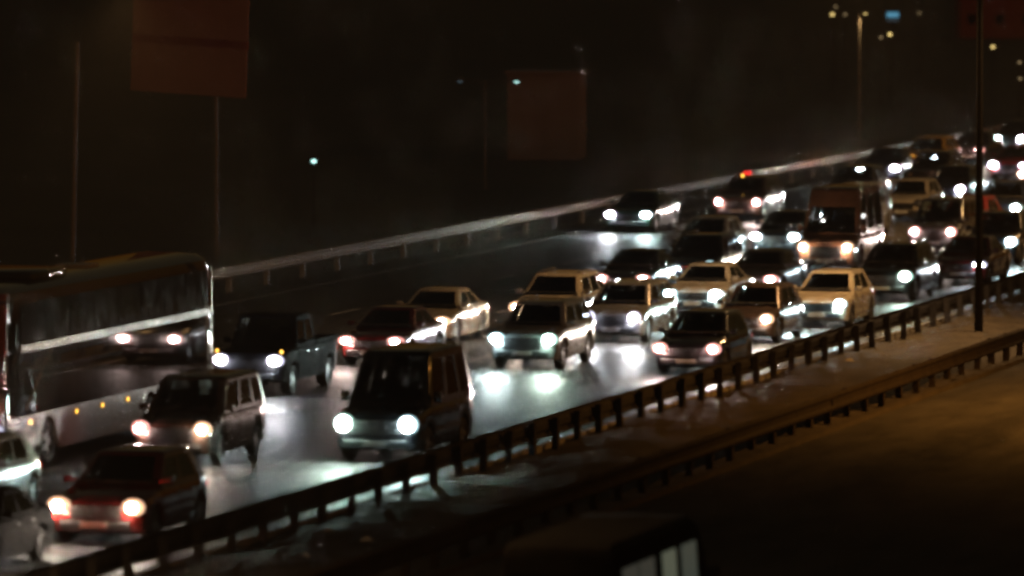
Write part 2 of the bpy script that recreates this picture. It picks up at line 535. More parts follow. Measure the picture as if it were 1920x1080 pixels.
    for sx in (1, -1):
        tm = MB().ellipsoid((sx * hw * .80, L - .02, tz), (.11, .07, .09 if not P.get('tall') else .2))
        parts.append(part('tail_light', tm.mesh(kind + "_tail_light", M['tail_dim'], 60)))
    if P.get('rails'):
        for sx in (1, -1):
            x = sx * (hw * C['wr'] - .12)
            rm = MB().tube([(x, C['yf1'] + .3, H + .0), (x, C['yf1'] + .45, H + .05), (x, C['yr1'] - .35, H + .05), (x, C['yr1'] - .2, H)], .018, 8)
            parts.append(part('roof_rail', rm.mesh(kind + "_roof_rail", M['chrome'], 40)))
    if P.get('bed'):
        b0, b1 = P['bed']; zt = interp(top, b0 + .3)
        bm_ = MB()
        bm_.box(-hw * .96, -hw * .88, b0, b1, zt, zt + .07).box(hw * .88, hw * .96, b0, b1, zt, zt + .07).box(-hw * .88, hw * .88, b1 - .07, b1, zt, zt + .07)
        parts.append(part('load_bed', bm_.mesh(kind + "_load_bed", None), 'PAINT'))
    P['parts'] = parts
    return P

K = {}
K['hatchback'] = make_template('hatchback', dict(L=4.05, W=1.80, H=1.55, axles=(.82, 3.40), hz=.70, sep=1.34,
    top=[(0, .58), (.05, .68), (.14, .76), (.4, .85), (1.0, .95), (1.35, .98), (3.0, .99), (3.7, 1.0), (3.95, .97), (4.05, .78)],
    doors=[(1.22, 2.22), (2.25, 3.05)],
    cabin=dict(yf0=.98, yf1=1.85, yr0=3.98, yr1=3.55, wb=.93, wr=.70, z0=.95, side=[0, .06, .42, .47, .80, .86, 1], win=[0, 1, 0, 1, 0, 0])))
K['sedan'] = make_template('sedan', dict(L=4.5, W=1.80, H=1.46, axles=(.85, 3.50), hz=.68, sep=1.34, slat='chrome',
    top=[(0, .56), (.05, .65), (.14, .73), (.4, .82), (1.15, .92), (1.5, .95), (3.2, .97), (3.6, 1.0), (4.3, .98), (4.43, .92), (4.5, .74)],
    doors=[(1.32, 2.35), (2.38, 3.18)],
    cabin=dict(yf0=1.12, yf1=1.95, yr0=3.85, yr1=3.10, wb=.93, wr=.68, z0=.93, side=[0, .06, .46, .51, .88, .93, 1], win=[0, 1, 0, 1, 0, 0])))
K['crossover'] = make_template('crossover', dict(L=4.4, W=1.86, H=1.68, axles=(.86, 3.48), r=.35, gc=.25, hz=.80, sep=1.42, rails=True, slat='chrome', tint=True,
    top=[(0, .66), (.04, .80), (.12, .90), (.4, .98), (1.05, 1.06), (1.4, 1.08), (3.3, 1.1), (4.1, 1.1), (4.3, 1.06), (4.4, .84)],
    doors=[(1.28, 2.32), (2.35, 3.12)],
    cabin=dict(yf0=1.02, yf1=1.72, yr0=4.3, yr1=3.95, wb=.94, wr=.72, z0=1.06, side=[0, .06, .40, .45, .74, .79, .95, 1], win=[0, 1, 0, 1, 0, 1, 0])))
K['minivan'] = make_template('minivan', dict(L=4.3, W=1.84, H=1.86, axles=(.82, 3.45), r=.33, gc=.22, hz=.80, sep=1.42,
    top=[(0, .66), (.04, .78), (.12, .88), (.35, .98), (.8, 1.08), (1.1, 1.1), (3.3, 1.1), (4.15, 1.1), (4.26, 1.04), (4.3, .84)],
    doors=[(1.18, 2.15), (2.18, 3.05)],
    cabin=dict(yf0=.78, yf1=1.50, yr0=4.28, yr1=4.12, wb=.95, wr=.80, z0=1.07, side=[0, .06, .38, .43, .70, .75, .96, 1], win=[0, 1, 0, 1, 0, 1, 0])))
K['panel_van'] = make_template('panel_van', dict(L=4.9, W=1.98, H=2.75, axles=(.92, 3.95), r=.35, ww=.23, gc=.24, hz=.86, sep=1.46, tall=True, mz=.22, my=.28, msz=2.0, tint=True,
    top=[(0, .74), (.04, .88), (.12, 1.0), (.35, 1.10), (.75, 1.2), (1.1, 1.24), (3.3, 1.24), (4.7, 1.24), (4.85, 1.2), (4.9, 1.0)],
    doors=[(1.12, 2.1), (2.2, 3.4)],
    cabin=dict(yf0=.72, yf1=1.50, yr0=4.88, yr1=4.80, wb=.97, wr=.84, z0=1.2, pw=1.15, ws=4, side=[0, .05, .27, .34, .62, .66, .95, 1], win=[0, 1, 0, 1, 0, 1, 0], rearseat=False)))
K['tall_suv'] = make_template('tall_suv', dict(L=4.8, W=1.98, H=2.38, axles=(.95, 3.8), r=.38, ww=.25, gc=.26, hz=.86, sep=1.46, tall=True, mz=.2, my=.4, msz=1.7, tint=True, slat='chrome', grille=(.62, .96), rails=True,
    top=[(0, .7), (.03, .86), (.1, 1.0), (.3, 1.1), (.7, 1.18), (1.1, 1.22), (3.3, 1.24), (4.5, 1.24), (4.72, 1.16), (4.8, .9)],
    doors=[(1.3, 2.3), (2.33, 3.3)],
    cabin=dict(yf0=.9, yf1=1.55, yr0=4.74, yr1=4.55, wb=.96, wr=.77, z0=1.18, pw=1.3, bow=.14, side=[0, .06, .36, .42, .68, .74, .95, 1], win=[0, 1, 0, 1, 0, 1, 0])))
K['pickup'] = make_template('pickup', dict(L=5.0, W=1.86, H=1.95, axles=(.92, 4.0), r=.38, ww=.25, gc=.34, hz=.90, sep=1.40, rails=False, mz=.16, slat='chrome', bed=(3.1, 4.96),
    top=[(0, .8), (.04, .98), (.12, 1.06), (.4, 1.1), (1.15, 1.15), (1.4, 1.17), (2.9, 1.18), (4.85, 1.16), (4.96, 1.1), (5.0, .9)],
    doors=[(1.38, 2.25), (2.28, 3.0)],
    cabin=dict(yf0=1.15, yf1=1.55, yr0=3.08, yr1=2.98, wb=.93, wr=.80, z0=1.15, side=[0, .06, .48, .54, .94, 1], win=[0, 1, 0, 1, 0])))
K['taxi'] = make_template('taxi', dict(L=4.4, W=1.82, H=1.60, axles=(.82, 3.42), hz=.72, sep=1.30, taxi=True,
    top=[(0, .6), (.05, .7), (.14, .78), (.4, .88), (.95, 1.0), (1.3, 1.02), (3.2, 1.02), (4.2, 1.02), (4.34, .96), (4.4, .78)],
    doors=[(1.2, 2.2), (2.23, 3.05)],
    cabin=dict(yf0=.95, yf1=1.7, yr0=4.32, yr1=4.0, wb=.94, wr=.74, z0=.99, side=[0, .06, .38, .43, .72, .77, .95, 1], win=[0, 1, 0, 1, 0, 1, 0])))

HL = {}
def lamp_meshes(kind):
    if kind not in HL:  # lens and bulb oversized to take in the lamp's halo
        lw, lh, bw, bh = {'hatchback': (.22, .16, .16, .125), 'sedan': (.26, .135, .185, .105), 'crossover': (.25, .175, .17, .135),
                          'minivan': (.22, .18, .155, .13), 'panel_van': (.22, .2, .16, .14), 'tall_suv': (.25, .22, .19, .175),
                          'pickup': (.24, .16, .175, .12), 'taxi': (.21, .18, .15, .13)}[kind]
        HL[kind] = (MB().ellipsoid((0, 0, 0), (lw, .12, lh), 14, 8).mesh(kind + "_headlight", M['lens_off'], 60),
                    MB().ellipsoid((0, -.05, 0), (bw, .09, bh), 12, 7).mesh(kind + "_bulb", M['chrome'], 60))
    return HL[kind]

LIGHTS = {}
def beam_light(col, power):
    k = (col, round(power, 1))
    if k not in LIGHTS:
        d = bpy.data.lights.new("headlight_beam", 'SPOT')
        c = LAMPC[col]
        d.color = c
        d.energy = power
        d.spot_size = radians(60)
        d.spot_blend = 1.0
        d.shadow_soft_size = 0.07
        LIGHTS[k] = d
    return LIGHTS[k]

HALO_FILL = 28.0
def halo_fill_light(col, power):
    # added spot ahead of each headlight, aimed back to spread a halo on bodywork
    k = ('glow', col, round(power, 2))
    if k not in LIGHTS:
        d = bpy.data.lights.new("headlight_glow", 'SPOT')
        d.color = HALOC[col]
        d.spot_size = radians(168)
        d.spot_blend = 0.9
        d.energy = power
        d.shadow_soft_size = 0.06
        LIGHTS[k] = d
    return LIGHTS[k]

def set_mat(o, m):
    if not o.data.materials: o.data.materials.append(m)
    o.material_slots[0].link = 'OBJECT'
    o.material_slots[0].material = m

BEAM = 360.0
def vehicle(kind, name, X, Y, colour, label, left='white', right='white', power=1.0, yaw=0.0, group=None, cat='car', tail='dim', sep=None, hz=None, scale=1.0):
    """X, Y: where the middle between the headlights stands; the root sits under the front bumper."""
    P = K[kind]
    root = link(name, None, None, (X, Y - .06, 0), (0, 0, radians(yaw)), label=label, category=cat, group=group)
    root.empty_display_size = 0.3
    root.scale = (scale,) * 3
    for p in P['parts']:
        o = link(p['name'], p['mesh'], root, p['loc'])
        if p['mat'] == 'PAINT': set_mat(o, PAINTS[colour])
        if p['name'] == 'tail_light' and tail == 'bright': set_mat(o, M['tail'])
        for q in p['sub']:
            link(q['name'], q['mesh'], o, q['loc'])
    hm, bm_ = lamp_meshes(kind)
    sp = sep or P['sep']; zz = hz or P['hz']
    for sx, st in ((1, left), (-1, right)):
        off = st is None
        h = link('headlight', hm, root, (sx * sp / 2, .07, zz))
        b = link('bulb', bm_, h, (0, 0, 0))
        if st in ('pink', 'warm', 'amber'): b.scale = (.66, 1.25, .7)  # smaller bulb leaves a wider tinted halo ring
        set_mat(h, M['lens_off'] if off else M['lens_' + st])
        set_mat(b, M['chrome'] if off else M['bulb_' + st])
        if not off:
            li = link('headlight_beam', beam_light(st, BEAM * power), root, (sx * sp / 2, -.12, zz))
            li.rotation_euler = (radians(90 - 3.0), 0, radians(180))
            link('headlight_glow', halo_fill_light(st, HALO_FILL * power), root, (sx * sp / 2, -.26, zz), (radians(90), 0, 0))
    return root

# ------------------------------------------------------------------ setting
def sheet(name, x0, x1, y0, y1, z, mat, nx=1, ny=1, fz=None, **tags):
    v = [(x0 + (x1 - x0) * i / nx, y0 + (y1 - y0) * j / ny, 0) for j in range(ny + 1) for i in range(nx + 1)]
    v = [(x, y, z + (fz(x, y) if fz else 0)) for x, y, _ in v]
    f = [[j * (nx + 1) + i, j * (nx + 1) + i + 1, (j + 1) * (nx + 1) + i + 1, (j + 1) * (nx + 1) + i] for j in range(ny) for i in range(nx)]
    return link(name, mesh(name, v, f, mat, 60 if fz else None), **tags)

Y0, Y1 = 40.0, 640.0
sheet('ground', -420, 40, 2, 980, -0.12, M['field'], kind='structure', label='dark open ground around the motorway')
road = sheet('road', -62.6, -38.45, Y0, Y1, 0.0, M['asphalt'], kind='structure', label='asphalt carriageway crowded with oncoming traffic')
road2 = sheet('road', -33.0, -19.5, Y0, Y1, 0.0, M['asphalt_near'], kind='structure', label='near carriageway in brown street light')

def bumps(x, y):
    return 0.05 * sin(x * 1.7 + y * .31) + 0.04 * sin(y * 1.13 + x * .7) + 0.03 * sin(y * 2.9 - x * 2.2)
sheet('median', -38.3, -33.2, Y0, Y1, 0.04, M['soil'], 12, 600, bumps, kind='structure', label='bare earth median between the two guardrails')
kb = MB().box(-38.45, -38.3, Y0, Y1, -.1, .11, 0).mesh('kerb', M['concrete'])
link('kerb', kb, kind='structure', label='concrete kerb along the median')
kb2 = MB().box(-33.2, -33.0, Y0, Y1, -.1, .11, 0).mesh('kerb_near', M['soil'])
link('kerb', kb2, kind='structure', label='concrete kerb of the near carriageway')

# painted lane dashes and edge lines
dash = MB().box(-.08, .08, 0, 3.0, .003, .0045).mesh('lane_dash', M['line'])
for x in (-43.15, -47.3, -51.9, -56.4):
    y = 62.0 + random.random() * 4
    while y < 420:
        link('lane_marking', dash, road, (x, y, 0)); y += 9.0
for x in (-39.15, -61.0):
    e = MB().box(x - .08, x + .08, Y0, Y1, .003, .0045).mesh('edge_line', M['line']); link('edge_line', e, road)
def wbeam(x, face, z0, z1, y0, y1, mat, name):
    # corrugated beam: profile in x,z swept along y
    h = z1 - z0
    pr = [(.0, 0), (.05, .12), (.05, .22), (0, .36), (0, .64), (.05, .78), (.05, .88), (0, 1)]
    v, f = [], []
    ny = max(2, int((y1 - y0) / 4))
    for j in range(ny + 1):
        y = y0 + (y1 - y0) * j / ny
        jit = .012 * sin(j * 2.1) + .01 * sin(j * .77)
        for side in (0, 1):
            for (dx, t) in (pr if not side else pr[::-1]):
                v.append((x + face * (dx + (0 if not side else -.006)) + jit, y, z0 + t * h + jit * .6))
    n = 16
    for j in range(ny):
        for k in range(n):
            f.append([j * n + k, j * n + (k + 1) % n, (j + 1) * n + (k + 1) % n, (j + 1) * n + k])
    return mesh(name, v, f, mat, 30)

def guardrail(x, face, z0, z1, y0, y1, mat, label, step=2.0, pw=.075, base=-.1, block=True):
    g = link('guardrail', None, None, (x, y0, 0), label=label, category='guardrail')
    bm_ = wbeam(0, face, z0, z1, 0, y1 - y0, mat, 'guardrail_beam')
    link('beam', bm_, g)
    pm = MB().box(-pw, pw, -pw, pw, base, z1 - .03).mesh('guardrail_post', mat)
    bk = MB().box(-.05, .05, -.05, .05, (z0 + z1) / 2 - .15, (z0 + z1) / 2 + .15).mesh('spacer', mat)
    y = 0.6
    while y < y1 - y0:
        p = link('post', pm, g, (-face * .13, y, random.uniform(-.03, .0)), (radians(random.uniform(-4, 4)), radians(random.uniform(-2.5, 2.5)), radians(random.uniform(-8, 8))))
        if block: link('spacer', bk, p, (face * .07, 0, 0))
        y += step + random.uniform(-.12, .12)
    return g
guardrail(-38.2, -1, .30, .78, 96, 330, M['rail_old'], 'dark steel guardrail on close posts between the traffic and the median')
guardrail(-33.4, 1, .36, .78, 96, 300, M['rail_dark'], 'dark guardrail along the near carriageway, in front of the median')
guardrail(-62.6, 1, .46, .80, 170, 470, M['galv'], 'pale galvanised guardrail along the far edge of the traffic', step=4.0)

# ------------------------------------------------------------------ lamp posts
M['sodium'] = emit("sodium_lamp", (1.0, 0.5, 0.12), 20.0)
M['cyan_lamp'] = emit("cyan_lamp", (0.55, 1.0, 0.92), 1.6)
M['cyan_dim'] = emit("cyan_dim", (0.4, 0.6, 0.7), 0.12)
M['yellow_lamp'] = emit("yellow_lamp", (1.0, 0.72, 0.25), 1.6)
M['yellow_dim'] = emit("yellow_dim", (1.0, 0.7, 0.35), 0.35)
M['blue_sign'] = emit("blue_sign", (0.15, 0.5, 0.75), 0.45)
M['pale_window'] = emit("pale_window", (0.25, 0.4, 0.5), 0.10)

def lamp_post(x, y, h, arms, label, pm='pole', cat='street lamp', r0=.11, r1=.06, lean=0.0, lens=None, light=None, name='street_lamp', head=(.16, .34, .07), group=None, cone=(146, .9)):
    g = link(name, None, None, (x, y, -.1), (0, radians(lean), 0), label=label, category=cat, group=group)
    link('pole', MB().tube([(0, 0, 0), (0, 0, h * .5), (0, 0, h)], [r0, (r0 + r1) / 2, r1], 12).mesh('lamp_pole', M[pm], 40), g)
    link('base', MB().box(-r0 * 2, r0 * 2, -r0 * 2, r0 * 2, 0, .12, .02).mesh('lamp_base', M['concrete']), g)
    for i, (ax, az) in enumerate(arms):
        s_ = 1 if ax >= 0 else -1
        link('arm', MB().tube([(0, 0, h - .25), (ax * .35, 0, h + az * .7 - .05), (ax, 0, h + az)], [r1 * .8, r1 * .7, r1 * .6], 8).mesh('lamp_arm', M['pole'], 40), g)
        hx = ax + s_ * head[1] * .5
        hd = link('lamp_head', MB().box(-head[1], head[1], -head[0], head[0], -head[2], head[2], head[2] * .5).mesh('lamp_head', M['pole'], 40), g, (hx, 0, h + az))
        lm = lens[i] if lens else None
        link('lamp_lens', MB().ellipsoid((0, 0, -head[2]), (head[1] * .8, head[0] * .8, head[2] * .8), 10, 6).mesh('lamp_lens', M[lm] if lm else M['lens_off'], 60), hd)
        if light:
            d = bpy.data.lights.new("street_lamp_light", 'SPOT')
            d.color = light[0]; d.energy = light[1]; d.spot_size = radians(cone[0]); d.spot_blend = cone[1]; d.shadow_soft_size = .25
            lo_ = link('street_lamp_light', d, g, (hx, 0, h + az - head[2] * 2 - .05))
    return g

SOD = ((1.0, .53, .20), 3600.0)
lamp_post(-36.2, 184.65, 11.0, [(-3.2, .5), (3.2, .5)], 'tall lamp column standing in the median, passing out of the top of the picture', pm='post_black', r0=.13, r1=.08, lens=['sodium', 'sodium'], light=SOD)
lamp_post(-36.0, 98.0, 11.0, [(-3.2, .5), (3.2, .5)], 'lamp column in the median ahead of the leading cars', pm='black', r0=.13, r1=.08, lens=['sodium', 'sodium'], light=SOD)
lamp_post(-36.2, 236.0, 11.0, [(-3.2, .5), (3.2, .5)], 'added lamp column in the median, unseen beyond the right edge', pm='black', r0=.13, r1=.08, lens=['sodium', 'sodium'], light=(SOD[0], 11000.0))  # extra unseen lamp, put in to brighten the right-hand cars and far guardrail
lamp_post(-36.2, 290.0, 11.0, [(-3.2, .5), (3.2, .5)], 'lamp column in the median beyond the jam', pm='black', r0=.13, r1=.08, lens=['sodium', 'sodium'], light=(SOD[0], 11000.0))
lamp_post(-18.0, 160.0, 10.0, [(-2.2, .5)], 'added lamp column, unseen on the near verge, lighting the near carriageway', r0=.13, r1=.08, lens=['sodium'], light=((1.0, .39, .06), 15000.0), cone=(156, .7))  # unseen lamp added to throw orange light on the near road
# far-side poles, signs and lights
lamp_post(-66.0, 192.8, 8.0, [], 'bare grey pole leaning slightly behind the coach', cat='pole', name='pole_mast', r0=.10, r1=.09, lean=1.6)
lamp_post(-66.5, 309.5, 6.7, [(.25, .05)], 'slim lamp pole with a yellow lamp beyond the far guardrail', r0=.10, r1=.07, lens=['yellow_lamp'], head=(.1, .12, .06), light=((1.0, .6, .25), 160.0))
lamp_post(-74.0, 269.8, 4.6, [(-1.0, .02), (1.3, .02)], 'double-armed lamp pole with one bright cyan lamp and one dim', r0=.07, r1=.05, lens=['cyan_dim', 'cyan_lamp'], head=(.12, .16, .07))

def far_lamp(x, y, z, lens, label, s=.13, pole=True):
    g = link('street_lamp', None, None, (x, y, -.12), label=label, category='street lamp', group='scattered far lamps')
    link('pole', MB().tube([(0, 0, 0), (0, 0, z)], [.07, .05], 8).mesh('far_lamp_pole', M['black']), g)
    link('lamp_head', MB().ellipsoid((0, 0, z + .12), (s * 1.25, s, s * .85), 10, 6).mesh('far_lamp_head', M[lens], 60), g)
    return g
FAR = [(-84.7, 386.7, 5.0, 'yellow_lamp', 'bright yellow lamp left of the slim lamp pole'),
       (-92.0, 421.0, 4.8, 'yellow_dim', 'dim amber lamp just above the bright yellow one'),
       (-86.6, 399.0, 4.75, 'yellow_dim', 'dim amber lamp touching the bright yellow one'),
       (-77.0, 366.6, 4.3, 'yellow_lamp', 'small yellow lamp below the blue sign'),
       (-77.8, 368.0, 4.1, 'yellow_dim', 'faint lamp beside the small yellow one below the blue sign'),
       (-90.0, 438.0, 4.1, 'yellow_dim', 'faint lamp just left of the blue sign'),
       (-74.5, 384.0, 3.2, 'yellow_lamp', 'yellow lamp right of the tall median column'),
       (-69.5, 366.0, 2.8, 'yellow_dim', 'small pale lamp at the right edge, the upper of two'),
       (-66.8, 352.0, 2.3, 'yellow_dim', 'small pale lamp at the right edge, the lower of two'),
       (-72.5, 240.0, 2.3, 'cyan_lamp', 'lone small cyan lamp above the empty lanes')]
for a in FAR:
    far_lamp(a[0], a[1], a[2], a[3], a[4], .07 if 'dim' in a[3] else .09)

# large sign seen from behind
g = link('road_sign', None, None, (-66.5, 209.0, -.1), (0, 0, radians(-14)), label='large dull red sign panel seen from behind on a single post', category='sign')
link('post', MB().tube([(0, 0, 0), (0, 0, 9.4)], [.10, .08], 10).mesh('sign_post', M['pole'], 40), g)
for (z0, z1) in ((5.85, 7.45), (7.72, 9.7)):
    link('panel', MB().box(-3.45, 1.0, -.2, -.14, z0, z1, .01).mesh('sign_panel', M['sign_back']), g, (0, 0, 0), (0, radians(2.5), 0))
link('crossbar', MB().box(-3.45, 1.0, -.19, -.10, 7.45, 7.72).mesh('sign_crossbar', M['wall_far']), g, (0, 0, 0), (0, radians(2.5), 0))
# small building behind the far guardrail
g = link('small_building', None, None, (-79.5, 300.0, -.12), (0, 0, radians(8)), label='small plain reddish block of a building behind the far guardrail', category='building')
link('wall', MB().box(-1.65, 1.65, 0, 3.5, 0, 4.0).mesh('hut_wall', M['wall_red']), g)
link('roof', MB().box(-1.8, 1.8, -.15, 3.65, 4.0, 4.14, .02).mesh('hut_roof', M['wall_red']), g)
# far red block of flats at the upper right
g = link('apartment_building', None, None, (-104.0, 548.0, -.12), (0, 0, radians(14)), label='dark red building far behind the road at the upper right', category='building')
link('wall', MB().box(-5.0, 9.0, 0, 9, 0, 8.5).mesh('block_wall', M['wall_far']), g)
link('roof', MB().box(-5.3, 9.3, -.3, 9.3, 8.5, 8.8).mesh('block_roof', M['wall_far']), g)
wm = MB().box(-.35, .35, -.05, 0, 0, .8).mesh('block_window', M['glass_dark'])
for zz in (1.2, 3.9, 6.4):
    for k in range(6):
        w_ = link('window', wm, g, (-4.0 + k * 2.3, -.01, zz))
        if (k, zz) == (1, 3.9): set_mat(w_, M['pale_window'])
# blue lit sign
g = link('lit_sign', None, None, (-83.0, 396.0, -.12), (0, 0, radians(12)), label='small glowing blue sign at the top of the picture', category='sign')
link('post', MB().tube([(0, .1, 0), (0, .1, 5.2)], .06, 8).mesh('blue_sign_post', M['black']), g)
link('panel', MB().box(-.36, .36, 0, .08, 4.78, 5.08).mesh('blue_sign_panel', M['blue_sign']), g)
link('panel', MB().box(-.36, .36, 0, .08, 4.55, 4.66).mesh('blue_sign_strip', M['pale_window']), g)
# red reflector board on the far guardrail
g = link('warning_marker', None, None, (-62.35, 268.4, -.1), label='small glowing red marker above the far guardrail', category='marker')
link('post', MB().tube([(0, 0, 0), (0, 0, .72)], .03, 8).mesh('marker_post', M['pole']), g)
link('lens', MB().box(-.16, .16, -.03, .03, .66, .95, .02).mesh('marker_lens', emit("marker_red", (1, .03, .02), 1.0)), g)
# scraps on the median
lm = MB().add([(-.12, -.05, .0), (.13, -.07, .02), (.1, .08, .05), (-.09, .07, .03), (0, 0, .09)], [(0, 1, 4), (1, 2, 4), (2, 3, 4), (3, 0, 4), (0, 3, 2, 1)]).mesh('scrap', M['litter'])
for (x, y, rz, l) in ((-36.0, 122.6, .3, 'white paper scrap lying on the median, the largest'), (-37.2, 124.1, 1.1, 'white scrap on the median close behind the dark guardrail'), (-36.2, 119.3, 2.0, 'white scrap on the median nearest the bottom of the picture'), (-37.3, 172.5, .7, 'pale scrap under the dark guardrail farther up the road')):
    link('paper_scrap', lm, None, (x, y, .09), (.2, .1, rz), label=l, category='litter')

# ------------------------------------------------------------------ coach
def coach():
    Lb, hw, zr = 14.6, 1.275, 4.02
    X, Yf = -49.08, 135.4
    g = link('coach', None, None, (X, Yf, 0), label='long high-deck coach with a red front, dark flank and cream line under its windows', category='bus', group=None)
    r = .5; ra = .57
    axles = (2.75, 9.9, 11.25)
    ys = {0, .06, .18, .4, Lb - .3, Lb - .1, Lb}
    for yc in axles:
        for k in range(11): ys.add(round(yc - ra * cos(pi * k / 10), 3))
    y = 1.0
    while y < Lb: ys.add(round(y, 2)); y += 1.3
    ys = sorted(ys)
    pl = [(0, .86), (.06, .93), (.18, .97), (.4, 1), (Lb - .3, 1), (Lb - .1, .98), (Lb, .95)]
    def loft(levels, name, mat, y0=0, y1=Lb, arch=False):
        v, f = [], []
        yy = [y for y in ys if y0 <= y <= y1]
        for y in yy:
            w = hw * interp(pl, y)
            zb = levels[0][1]
            if arch:
                for yc in axles:
                    d = abs(y - yc)
                    if d < ra: zb = max(zb, r + sqrt(ra * ra - d * d))
            row = [(0, zb)]
            for k, (wx, z) in enumerate(levels):
                row.append((w * wx, max(z, zb + .01 * k)))
            row.append((0, levels[-1][1] + .0))
            n0 = len(row)
            v += [(x, y, z) for x, z in row] + [(-x, y, z) for x, z in row[-2:0:-1]]
        n = 2 * n0 - 2
        for i in range(len(yy) - 1):
            for k in range(n): f.append([i * n + k, i * n + (k + 1) % n, (i + 1) * n + (k + 1) % n, (i + 1) * n + k])
        f.append(list(range(n))[::-1]); f.append([(len(yy) - 1) * n + k for k in range(n)])
        return mesh(name, v, f, mat, 35)
    link('skirt', loft([(.97, .30), (1.0, .36), (1.0, 1.18)], 'coach_skirt', M['skirt'], arch=True), g)
    link('body', loft([(.995, 1.185), (.995, 2.55), (.985, 2.56)], 'coach_body', PAINTS['busdark']), g)
    up = link('upper_body', loft([(.97, 2.57), (.94, 3.55), (.90, 3.85), (.72, 3.98), (.3, zr)], 'coach_upper', PAINTS['busdark']), g)
    link('front_panel', MB().box(-hw * .93, hw * .93, -.06, .012, .34, 1.75, .03).mesh('coach_front', PAINTS['busred'], 40), g)
    link('front_corner', MB().box(hw * .80, hw * .955, -.03, .35, 1.8, 3.9, .04).mesh('coach_corner', PAINTS['busred'], 40), g)
    link('front_corner', MB().box(-hw * .955, -hw * .80, -.03, .35, 1.8, 3.9, .04).mesh('coach_corner', PAINTS['busred'], 40), g)
    link('windscreen', MB().box(-hw * .8, hw * .8, -.05, .0, 1.8, 3.6, .02).mesh('coach_windscreen', M['glass_dark']), g)
    # waist line, then windows, one by one
    for sx in (1, -1):
        link('waist_line', MB().box(min(sx * hw * .985, sx * hw * 1.012), max(sx * hw * .985, sx * hw * 1.012), .9, Lb - .05, 2.56, 2.72).mesh('coach_waist', M['strip']), g)
        n = 8; a, b = 1.0, Lb - .25
        for k in range(n):
            y0 = a + (b - a) * k / n + .03; y1 = a + (b - a) * (k + 1) / n - .03
            xb, xt = hw * .972 + .012, hw * .935 + .014
            v = [(sx * xb, y0, 2.76), (sx * xb, y1, 2.76), (sx * xt, y1, 3.62), (sx * xt, y0, 3.62)]
            v += [(x - sx * .02, y, z) for x, y, z in v]
            link('side_window', mesh('coach_window', v, [(0, 1, 2, 3), (4, 7, 6, 5), (0, 4, 5, 1), (1, 5, 6, 2), (2, 6, 7, 3), (3, 7, 4, 0)], M['black_glass']), g)
        for k in range(5):
            y0 = 3.5 + k * 1.22
            link('luggage_door', MB().box(min(sx * hw * .999, sx * (hw + .006)), max(sx * hw * .999, sx * (hw + .006)), y0, y0 + 1.18, 1.22, 2.5).mesh('coach_luggage_door', PAINTS['busdark']), g)
        for y in (1.5, 4.6, 6.4, 8.2, 12.6):
            link('side_marker', MB().box(min(sx * hw, sx * (hw + .02)), max(sx * hw, sx * (hw + .02)), y - .06, y + .06, .98, 1.06).mesh('coach_marker', M['amber_marker']), g)
        for yc in axles:
            ty, rim, hub = wheels_for(.5, .3)
            w_ = link('wheel', ty, g, (sx * (hw - .18), yc, .5)); link('rim', rim, w_); link('spokes', hub, w_)
        # mirror on its bent arm
        link('mirror', MB().tube([(sx * hw * .8, 0, 3.7), (sx * (hw + .25), -.45, 3.75), (sx * (hw + .3), -.5, 3.3)], .03, 8).box(sx * (hw + .3) - .11, sx * (hw + .3) + .11, -.56, -.44, 2.7, 3.3, .03).mesh('coach_mirror', M['black'], 40), g)
        # rear corner strip
        link('corner_trim', MB().box(min(sx * hw * .93, sx * hw * .975), max(sx * hw * .93, sx * hw * .975), Lb - .02, Lb + .03, .8, 3.7, .01).mesh('coach_trim', M['chrome']), g)
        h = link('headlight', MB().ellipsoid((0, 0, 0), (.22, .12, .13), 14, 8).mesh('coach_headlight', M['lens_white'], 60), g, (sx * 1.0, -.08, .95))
        link('bulb', MB().ellipsoid((0, -.05, 0), (.1, .09, .08), 12, 7).mesh('coach_bulb', M['bulb_white'], 60), h)
        li = link('headlight_beam', beam_light('white', BEAM), g, (sx * 1.0, -.3, .95), (radians(87), 0, radians(180)))
    link('door_trim', MB().tube([(hw + .005, 3.0, 2.56), (hw + .005, 2.5, 2.3), (hw + .005, 2.0, 1.9), (hw - .005, 1.2, 1.3)], .022, 8).mesh('coach_door_trim', M['strip'], 40), g)
    link('roof_unit', MB().box(-.8, .8, 3.0, 5.4, 3.96, 4.2, .08).mesh('coach_aircon', PAINTS['busdark'], 40), g)
    link('roof_hatch', MB().box(-.4, .4, 8.0, 8.8, 4.0, 4.08, .02).mesh('coach_hatch', M['strip'], 40), g)
    return g
mg, nt, b = new_mat("coach_window_glass")
b.inputs["Base Color"].default_value = (.008, .009, .01, 1)
nn = noise(nt, 1.2, 3, objvec(nt)); rr = ramp(nt, nn.outputs["Fac"], [(.3, .05), (.7, .12)])
nt.links.new(rr.outputs[0], b.inputs["Roughness"])
M['black_glass'] = mg
coach()

